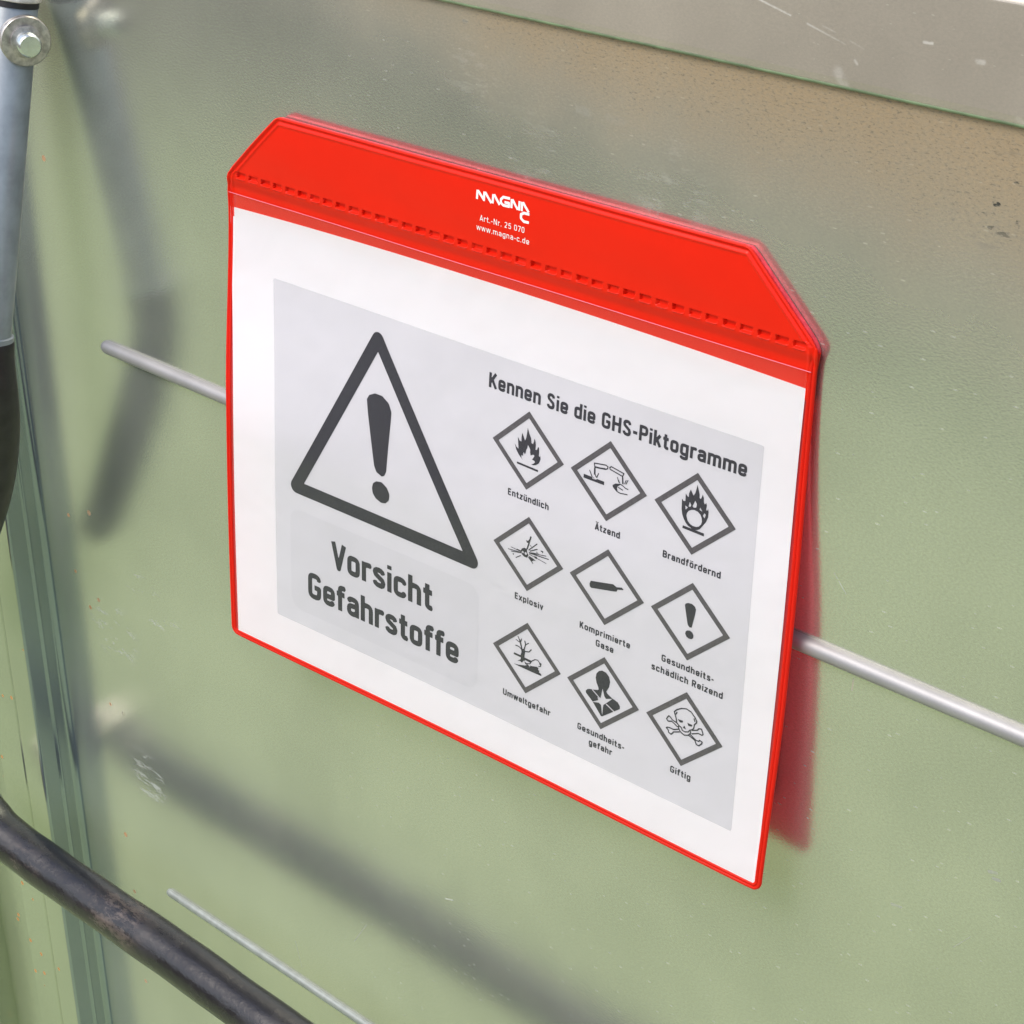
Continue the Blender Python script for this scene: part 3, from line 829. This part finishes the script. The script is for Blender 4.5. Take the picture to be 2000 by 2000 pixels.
# ---- outlines of the printed symbols (mm on the pocket plane)
SYM = {
 'flame': [
  ('P',[(24.92,37.6),(22.64,38.67),(20.56,40.26),(19.14,42.05),(18.27,44.56),(19.31,43.21),(20.36,42.72),(20.06,45.3),(19.76,47.8),(20.72,46.42),(21.7,46.25),(21.66,48.01),(21.96,50.12),(22.82,48.73),(23.56,47.19),(24.07,48.38),(24.48,50.89),(24.72,53.16),(25.57,51.04),(26.67,49.17),(26.95,47.13),(27.75,47.0),(28.21,48.36),(28.27,49.66),(28.99,48.42),(29.2,47.01),(29.09,44.95),(29.83,45.07),(30.49,46.67),(30.95,46.08),(31.04,44.45),(30.95,42.84),(31.49,42.56),(31.81,43.22),(31.89,41.58),(31.2,39.7),(29.73,38.49),(28.43,37.97),(27.11,37.92),(28.4,38.63),(29.11,39.41),(28.77,40.04),(27.57,40.15),(28.06,40.93),(28.67,41.87),(28.51,42.55),(27.55,42.25),(26.79,41.65),(26.41,43.01),(26.49,44.14),(25.87,45.06),(25.17,45.77),(24.89,44.38),(24.32,43.28),(24.13,41.92),(23.71,41.31),(23.14,42.17),(22.75,41.12),(23.01,40.35),(21.98,40.51),(21.93,39.57),(22.87,38.56),(24.24,37.87)]),
  ('P',[(19.83,36.97),(30.93,36.64),(30.84,35.76),(19.78,36.09)]),
 ],
 'corr': [
  ('S',0.51,[(58.78,48.59),(64.36,49.45),(65.42,49.07),(65.28,48.2),(64.28,47.63),(59.1,46.96),(58.78,48.59)]),
  ('S',0.66,[(59.01,47.04),(62.0,47.37),(64.31,47.82)]),
  ('S',0.77,[(59.11,46.71),(59.23,43.74)]),
  ('S',0.46,[(56.62,45.01),(57.91,42.7)]),
  ('S',0.41,[(57.44,43.45),(58.23,42.33)]),
  ('S',0.46,[(61.12,44.99),(60.3,42.84)]),
  ('S',0.46,[(59.37,44.07),(60.13,42.79)]),
  ('P',[(53.9,42.51),(64.02,42.3),(64.04,40.78),(53.84,40.84)]),
  ('H',[(58.04,42.56),(58.79,42.07),(59.89,42.57),(60.75,42.41),(59.86,41.9),(58.27,41.76)]),
  ('S',0.51,[(72.58,47.3),(66.59,48.37),(66.26,48.98),(67.04,49.66),(73.18,48.64)]),
  ('S',0.51,[(73.28,48.88),(72.49,46.91)]),
  ('S',0.71,[(72.63,47.24),(73.02,44.13)]),
  ('S',0.36,[(70.18,46.27),(71.03,44.21)]),
  ('S',0.36,[(70.79,45.28),(71.54,44.01)]),
  ('S',0.36,[(74.5,46.4),(73.82,44.46)]),
  ('S',0.36,[(75.38,46.62),(74.43,44.51)]),
  ('S',0.46,[(68.21,42.03),(69.58,43.09),(72.02,43.73),(73.29,43.31),(74.35,42.83),(75.8,42.69)]),
  ('S',0.46,[(68.21,41.92),(69.11,41.05),(70.41,40.21),(72.09,39.93),(73.72,40.21),(75.56,40.45)]),
  ('P',[(68.21,42.03),(69.79,43.15),(72.03,43.63),(70.66,42.46),(70.32,41.45),(70.8,40.59),(69.97,40.54),(68.89,41.16)]),
  ('S',0.46,[(70.89,42.18),(72.37,41.75),(73.29,41.62)]),
 ],
 'oxid': [
  ('P',[(102.28,38.98),(101.33,40.8),(100.88,42.78),(100.79,45.59),(100.77,47.18),(101.51,46.36),(102.32,46.63),(102.23,48.54),(102.23,49.77),(102.97,48.96),(103.67,48.66),(103.74,50.44),(104.38,52.06),(105.15,50.9),(105.82,50.0),(106.48,51.34),(106.81,52.85),(107.13,54.87),(107.79,53.17),(108.42,51.45),(108.56,49.85),(109.16,49.7),(109.63,50.97),(109.75,51.78),(110.44,50.54),(110.6,48.84),(111.07,48.01),(111.69,48.85),(112.06,47.74),(111.83,46.02),(112.43,45.86),(112.74,46.74),(113.05,45.44),(112.98,43.3),(112.29,41.13),(110.92,39.07),(109.72,37.24),(108.42,36.44),(106.28,36.24),(104.24,36.97),(103.17,37.86)]),
  ('H',[(102.48,44.8),(103.66,44.35),(102.71,43.11)]),
  ('H',[(104.33,46.94),(105.1,45.78),(104.78,44.97),(103.93,44.86)]),
  ('H',[(106.77,48.17),(107.58,46.96),(107.4,45.52),(106.26,45.14),(105.74,45.64)]),
  ('H',[(109.1,46.16),(110.28,44.79),(109.0,45.07)]),
  ('H',[(111.21,44.4),(111.91,44.0),(111.47,42.37),(110.66,43.16)]),
  ('H',[(103.31,40.75),(103.41,41.85),(104.09,43.07),(105.39,43.93),(106.73,44.28),(108.32,44.03),(109.56,43.21),(110.18,42.01),(110.42,40.67),(110.12,39.33),(109.24,38.25),(108.11,37.69),(106.55,37.58),(105.13,37.99),(103.98,39.02)]),
  ('P',[(101.99,36.39),(111.78,36.17),(111.81,34.93),(101.9,35.21)]),
 ],
 'expl': [
  ('P',[(23.47,-1.8),(23.88,-0.88),(25.2,-0.03),(26.56,-0.14),(26.87,-1.78),(27.59,-2.69),(26.76,-4.14),(25.17,-4.12),(23.91,-3.4)]),
  ('O',(24.49,-2.3),0.5),
  ('O',(26.04,-2.38),0.6),
  ('S',0.66,[(26.66,-0.3),(28.58,6.27)]),
  ('P',[(25.92,3.7),(27.09,3.72),(27.76,4.79),(27.68,2.76),(26.51,2.74)]),
  ('S',0.46,[(27.48,-0.4),(31.97,4.06)]),
  ('S',0.46,[(28.16,-0.62),(32.22,1.72)]),
  ('S',0.36,[(27.76,-1.46),(36.86,0.19)]),
  ('S',0.46,[(27.76,-1.54),(38.25,-0.85)]),
  ('S',0.31,[(27.78,-2.04),(37.04,-3.14)]),
  ('S',0.2,[(27.75,-1.27),(32.85,-0.06)]),
  ('S',0.51,[(33.89,1.54),(35.23,1.54)]),
  ('S',0.46,[(34.68,1.66),(34.95,0.91)]),
  ('P',[(30.49,-1.98),(32.15,-1.93),(31.93,-2.94),(30.84,-2.78)]),
  ('S',0.41,[(27.41,-3.53),(30.09,-5.69)]),
  ('P',[(27.6,-2.88),(29.87,-3.24),(31.62,-3.9),(30.37,-4.11),(29.5,-4.8),(28.35,-4.28)]),
  ('S',0.36,[(16.48,-3.55),(23.61,-2.76)]),
  ('S',0.31,[(18.02,-2.15),(23.41,-2.41)]),
  ('S',0.36,[(18.1,-4.07),(23.53,-3.03)]),
  ('S',0.61,[(19.15,-4.88),(19.71,-5.07)]),
  ('S',0.41,[(20.81,-6.17),(23.5,-4.21)]),
  ('S',0.36,[(21.21,-2.01),(23.49,-2.18)]),
  ('S',0.36,[(28.16,2.23),(28.95,1.66)]),
  ('S',0.31,[(31.58,0.27),(32.22,0.03)]),
 ],
 'cyl': [
  ('P',[(59.48,-3.98),(60.04,-2.56),(64.49,-1.59),(71.21,-0.1),(72.43,-0.6),(72.95,-0.79),(75.44,-0.07),(76.4,-0.55),(76.13,-0.95),(73.45,-1.74),(73.09,-2.74),(71.43,-3.24),(65.55,-4.52),(60.46,-5.66),(59.65,-5.26)]),
 ],
 'excl': [
  ('P',[(105.69,3.47),(106.14,4.27),(107.29,4.88),(109.08,5.03),(110.43,4.31),(110.93,3.21),(110.66,0.89),(109.85,-3.5),(109.59,-5.09),(108.61,-5.39),(107.65,-4.53),(106.84,-1.3),(106.08,1.76)]),
  ('P',[(106.77,-8.79),(107.0,-7.65),(107.75,-6.99),(108.93,-6.65),(110.1,-7.14),(110.72,-8.21),(110.62,-9.37),(109.84,-10.12),(108.65,-10.32),(107.52,-9.93)]),
 ],
 'env': [
  ('P',[(24.97,-47.5),(26.12,-47.45),(26.79,-46.79),(27.33,-48.41),(26.95,-50.18),(27.03,-51.78),(27.4,-52.66),(26.39,-53.06),(25.75,-54.25),(24.56,-53.78),(23.1,-54.48),(24.98,-52.8),(24.88,-50.59),(25.28,-49.21)]),
  ('S',0.71,[(25.61,-48.27),(24.62,-45.19),(23.99,-43.61)]),
  ('S',0.46,[(24.1,-43.98),(23.1,-42.42)]),
  ('S',0.41,[(24.52,-45.03),(22.03,-44.37)]),
  ('S',0.41,[(24.6,-44.8),(25.2,-42.74)]),
  ('S',0.51,[(25.7,-48.23),(23.88,-47.11),(21.83,-47.22)]),
  ('S',0.56,[(26.6,-47.68),(27.38,-44.73),(26.84,-43.12)]),
  ('S',0.41,[(27.39,-44.93),(29.16,-43.43)]),
  ('S',0.51,[(26.63,-48.35),(29.37,-47.6),(30.67,-45.88)]),
  ('P',[(21.16,-50.95),(25.36,-50.89),(25.18,-51.94),(21.02,-51.9)]),
  ('P',[(26.77,-51.19),(31.03,-51.22),(30.08,-52.5),(26.72,-52.19)]),
  ('P',[(20.94,-56.37),(23.73,-55.96),(27.41,-54.9),(28.76,-54.04),(29.74,-55.0),(30.61,-53.84),(33.8,-52.97),(34.73,-53.21),(34.54,-54.1),(35.34,-54.4),(35.06,-55.12),(36.23,-55.47),(36.5,-56.38),(33.06,-56.54),(28.42,-56.55),(23.76,-56.56)]),
  ('S',0.46,[(27.1,-53.31),(28.28,-53.66),(30.1,-53.02),(30.95,-51.38),(32.72,-49.94),(34.31,-49.64),(35.04,-50.44),(36.06,-50.65),(35.86,-52.03),(34.69,-52.42)]),
  ('S',0.61,[(35.15,-50.81),(35.93,-51.52)]),
  ('S',0.41,[(30.6,-53.72),(30.19,-54.82),(29.0,-54.07),(27.36,-53.9)]),
 ],
 'health': [
  ('P',[(64.85,-45.57),(65.14,-43.46),(66.35,-41.78),(68.04,-40.91),(70.01,-41.11),(71.62,-42.44),(72.29,-44.55),(71.95,-47.07),(71.0,-49.05),(70.61,-49.8),(71.32,-50.51),(73.8,-51.69),(74.9,-51.84),(76.67,-52.3),(77.85,-53.61),(77.94,-54.97),(69.47,-61.93),(68.61,-62.29),(63.85,-57.2),(60.36,-54.6),(60.08,-53.71),(60.89,-52.57),(62.18,-51.93),(63.71,-51.63),(66.08,-50.86),(66.71,-50.4),(66.42,-49.32),(65.43,-47.72)]),
  ('H',[(68.68,-49.12),(69.78,-52.34),(70.63,-53.2),(73.94,-51.83),(70.98,-55.06),(69.54,-56.46),(69.35,-58.14),(69.2,-61.84),(68.58,-58.47),(68.25,-56.99),(67.12,-56.45),(63.65,-57.48),(66.82,-55.37),(66.3,-54.17),(67.84,-54.14)]),
  ('L',0.46,[(63.41,-51.75),(67.63,-54.23)]),
  ('L',0.51,[(70.79,-55.53),(75.08,-57.44)]),
 ],
 'skull': [
  ('S',0.56,[(105.61,-47.47),(104.89,-45.94),(104.54,-44.99),(105.66,-43.6),(107.86,-42.14),(110.11,-41.39),(112.46,-41.86),(114.33,-43.44),(115.41,-44.8),(115.31,-45.76),(114.45,-46.85),(114.37,-48.16),(113.9,-49.28),(112.44,-50.26),(111.95,-51.21),(110.27,-51.92),(109.01,-51.73),(108.41,-50.69),(107.01,-50.18),(105.95,-49.16),(105.61,-47.47)]),
  ('S',0.56,[(105.94,-44.58),(105.28,-45.96)]),
  ('S',0.56,[(114.01,-44.12),(114.6,-45.51)]),
  ('S',0.56,[(107.04,-50.54),(107.35,-51.88),(108.41,-52.9),(110.02,-53.5),(111.9,-52.81),(112.94,-51.52),(113.03,-50.38)]),
  ('S',0.56,[(106.79,-51.2),(103.66,-49.76),(101.96,-50.48),(101.11,-49.73),(101.5,-48.83),(102.13,-47.9),(102.94,-48.22),(103.79,-48.97),(106.78,-49.73)]),
  ('S',0.56,[(107.35,-51.88),(104.92,-53.1),(102.96,-53.08),(101.99,-53.23),(101.29,-53.72),(102.29,-54.4),(102.57,-55.39),(103.78,-55.8),(104.49,-54.94),(104.9,-54.22),(107.83,-52.96)]),
  ('S',0.56,[(113.37,-49.87),(116.15,-48.69),(116.64,-47.75),(117.95,-47.37),(118.9,-49.45),(118.38,-50.04),(116.65,-49.94),(113.52,-51.46)]),
  ('S',0.56,[(112.59,-51.86),(115.81,-53.41),(117.16,-53.38),(117.48,-52.7),(118.78,-53.05),(118.55,-53.89),(117.33,-55.33),(116.17,-55.28),(115.26,-53.65),(112.28,-52.72)]),
  ('P',[(106.32,-47.65),(109.09,-47.29),(108.79,-48.33),(107.58,-48.66)]),
  ('P',[(111.02,-47.31),(113.61,-47.39),(113.23,-48.28),(111.71,-48.56)]),
  ('P',[(109.83,-49.17),(109.09,-50.41),(110.74,-50.69)]),
 ],
 'logo': [
  ('S',1.05,[(-5.97,139.96),(-5.91,143.58)]),
  ('S',1.05,[(-5.69,143.45),(-2.22,140.16)]),
  ('S',1.05,[(-2.43,139.98),(-2.44,143.64)]),
  ('S',1.05,[(-2.08,143.54),(1.36,139.94)]),
  ('S',1.05,[(1.96,139.96),(2.08,143.57)]),
  ('S',1.05,[(2.51,143.56),(5.53,140.12)]),
  ('S',1.05,[(10.46,143.63),(7.13,143.52),(6.03,142.44),(6.08,141.19),(7.26,140.4),(10.15,140.46),(10.09,141.77),(7.88,141.69)]),
  ('S',1.05,[(11.41,140.15),(11.34,143.65)]),
  ('S',1.05,[(11.66,143.58),(14.6,140.19)]),
  ('S',1.05,[(15.22,140.04),(15.23,143.68)]),
  ('S',1.05,[(16.54,140.06),(16.47,143.66)]),
  ('S',1.05,[(16.9,143.59),(20.01,140.28)]),
  ('S',1.05,[(20.36,139.61),(17.67,139.59),(16.31,138.76),(16.38,137.2),(17.83,136.27),(20.33,136.38)]),
 ],
 'bigexcl': [
  ('P',[(-64.94,39.01),(-63.55,41.24),(-60.05,42.98),(-55.8,43.01),(-51.92,40.7),(-50.34,37.23),(-50.6,33.51),(-52.07,20.19),(-53.12,8.69),(-54.27,6.45),(-55.83,5.63),(-59.0,6.82),(-60.36,9.52),(-62.66,23.11),(-64.29,33.09)]),
  ('P',[(-61.55,-1.57),(-60.93,0.84),(-58.96,2.43),(-55.81,2.94),(-52.65,1.33),(-51.13,-1.32),(-51.41,-4.25),(-53.35,-6.35),(-56.11,-6.95),(-59.3,-5.91),(-61.06,-3.95)]),
 ],
}
def flap_ink(name, items, res):
    return ink(name, items, res, M_WHITE, pocket, lambda u, v: flap_h(u, v, 50.0) + 0.07)
flap_ink('logo', SYM['logo'], 0.15)
flap_ink('article_number', text_items('Art.-Nr. 25 070', -4.2, 18.4, 131.75, 2.35, 0.13, 0.10), 0.10)
flap_ink('web_address', text_items('www.magna-c.de', -5.9, 20.9, 127.7, 2.35, 0.13, 0.10), 0.10)

# ------------------------------------------------------------------ the warning poster inside the pocket
poster = empty('warning_poster', mat=PMAT)
tag(poster, 'white landscape paper poster with black hazard symbols inside the red pocket', 'poster')
def plr(v): return (-148.6 - 0.8 * sstep(100, 0, v), 148.6 + 0.9 * sstep(100, 0, v))
PTOP, PBOT = 105.2, -105.3
us = frange(0, 1, 0.0125)
def paper_top(u): return PTOP + 2.3 * (1 - (u / 148.6) ** 2)
def paper():
    vs = frange(0, 1, 0.012); V, Fc = [], []
    nu, nv = len(us), len(vs)
    for hh in (0.52,):
        for t in vs:
            for s in us:
                v_ = PBOT + (PTOP - PBOT) * t; l, r = plr(v_); u = l + (r - l) * s
                v = PBOT + (paper_top(u) - PBOT) * t
                V.append(LP(u, v, bow(u, v) + hh))
    for j in range(nv - 1):
        for i in range(nu - 1):
            a = j * nu + i; Fc.append((a, a + 1, a + nu + 1, a + nu))
    o = mesh_obj('paper_sheet', V, Fc, M_PAPER, poster); fix_normals(o); smooth_by_angle(o, 50); return o
paper()
def quad_poly(c, k=40):
    out = []
    for i in range(4):
        a, b = c[i], c[(i + 1) % 4]
        out += [(a[0] + (b[0] - a[0]) * j / k, a[1] + (b[1] - a[1]) * j / k) for j in range(k)]
    return out
def rounded(x0, y0, x1, y1, r, tilt=0.0):
    P = []
    for cx, cy, a in ((x1 - r, y1 - r, 0), (x0 + r, y1 - r, 90), (x0 + r, y0 + r, 180), (x1 - r, y0 + r, 270)): P += Ar(cx, cy, r, r, a, a + 90, 10, 1.0)
    return P
panel = ink('grey_panel', [('P', [(-122.2, -86.2), (136.1, -86.8), (134.1, 78.8), (-122.3, 78.7)])], 1.0, M_PANEL, poster, 0.56)
ink('grey_text_box', [('P', rounded(-112.6, -78.6, 1.1, -27.4, 6.5))], 0.5, M_BOX, poster, 0.60)
# big triangle
def tri_round(P, r):
    out = []
    for i in range(3):
        p = Vector(P[i]); a = (Vector(P[i - 1]) - p).normalized(); b = (Vector(P[(i + 1) % 3]) - p).normalized()
        bis = (a + b).normalized(); half = math.acos(max(-1, min(1, a.dot(bis)))); c = p + bis * (r / math.sin(half))
        n0 = -Vector((-a.y, a.x)) if Vector((-a.y, a.x)).dot(bis) > 0 else Vector((-a.y, a.x))
        n1 = -Vector((-b.y, b.x)) if Vector((-b.y, b.x)).dot(bis) > 0 else Vector((-b.y, b.x))
        a0 = math.atan2(n0.y, n0.x); a1 = math.atan2(n1.y, n1.x)
        while a1 - a0 > math.pi: a1 -= 2 * math.pi
        while a1 - a0 < -math.pi: a1 += 2 * math.pi
        out += [(c.x + r * math.cos(a0 + (a1 - a0) * k / 10), c.y + r * math.sin(a0 + (a1 - a0) * k / 10)) for k in range(11)]
    return out
inner = [(-58.6, 62.2), (-103.6, -13.2), (-8.4, -13.6)]
def grow(P, d):
    out = []
    c = Vector((sum(q[0] for q in P) / 3, sum(q[1] for q in P) / 3))
    L = []
    for i in range(3):
        a, b = Vector(P[i]), Vector(P[(i + 1) % 3]); n = Vector((b.y - a.y, a.x - b.x)).normalized()
        if n.dot(a - c) < 0: n = -n
        L.append((n, n.dot(a) + d))
    for i in range(3):
        n0, d0 = L[i - 1]; n1, d1 = L[i]; D = n0.x * n1.y - n0.y * n1.x
        out.append(((d0 * n1.y - d1 * n0.y) / D, (n0.x * d1 - n1.x * d0) / D))
    return out
tri = ink('warning_triangle', [('P', tri_round(grow(inner, 6.2), 3.4)), ('H', inner)], 0.3, M_INK, poster, 0.66)
ink('exclamation_mark', SYM['bigexcl'], 0.3, M_INK, tri, 0.66)
o = ink('large_lettering', text_items('Vorsicht', -86.2, -25.4, -49.0, 13.2, 0.20, 0.075) + text_items('Gefahrstoffe', -101.6, -9.9, -69.6, 13.0, 0.20, 0.075), 0.25, M_INK, poster, 0.66)
ink('headline', text_items('Kennen Sie die GHS-Piktogramme', 3.5, 128.0, 64.5, 6.35, 0.205, 0.09), 0.15, M_INK, poster, 0.66)

hazards = [((25.2, 43.2), 'flame', 'diamond with a flame', [('Entzündlich', 15.6, 37.1, 20.9)]),
           ((66.0, 43.0), 'corr', 'diamond with two pouring test tubes', [('Ätzend', 60.8, 73.1, 20.6)]),
           ((106.9, 42.6), 'oxid', 'diamond with a flame over a circle', [('Brandfördernd', 93.8, 120.7, 20.1)]),
           ((27.2, -2.4), 'expl', 'diamond with a bursting bomb', [('Explosiv', 20.8, 36.1, -25.2)]),
           ((67.9, -2.8), 'cyl', 'diamond with a gas cylinder', [('Komprimierte', 55.4, 81.1, -25.7), ('Gase', 64.0, 73.1, -30.9)]),
           ((108.6, -3.0), 'excl', 'diamond with an exclamation mark', [('Gesundheits-', 96.6, 121.6, -24.9), ('schädlich Reizend', 92.0, 126.3, -30.4)]),
           ((28.1, -51.2), 'env', 'diamond with a bare tree and dead fish', [('Umweltgefahr', 15.7, 42.0, -73.7)]),
           ((68.8, -51.4), 'health', 'diamond with a person and white star on the chest', [('Gesundheits-', 56.7, 81.4, -73.3), ('gefahr', 63.1, 75.3, -78.4)]),
           ((109.7, -51.0), 'skull', 'diamond with skull and crossbones', [('Giftig', 104.7, 114.8, -72.9)])]
for (cx, cy), key, lab, caps in hazards:
    hu, hv = 18.7, 17.1
    dm = lambda k: [(cx, cy + hv * k), (cx + hu * k, cy), (cx, cy - hv * k), (cx - hu * k, cy)]
    fr = ink('pictogram_frame', [('P', dm(1.0)), ('H', dm(0.825))], 0.2, M_INKG, poster, 0.66)
    fr['label'] = lab
    ink('pictogram_symbol', SYM[key], 0.12, M_INK, fr, 0.66)
    it = []
    for s, a, b, v0 in caps: it += text_items(s, a, b, v0, 3.0, 0.205, 0.12)
    c = ink('caption', it, 0.12, M_INK, poster, 0.66)
    c['label'] = 'caption below the ' + lab
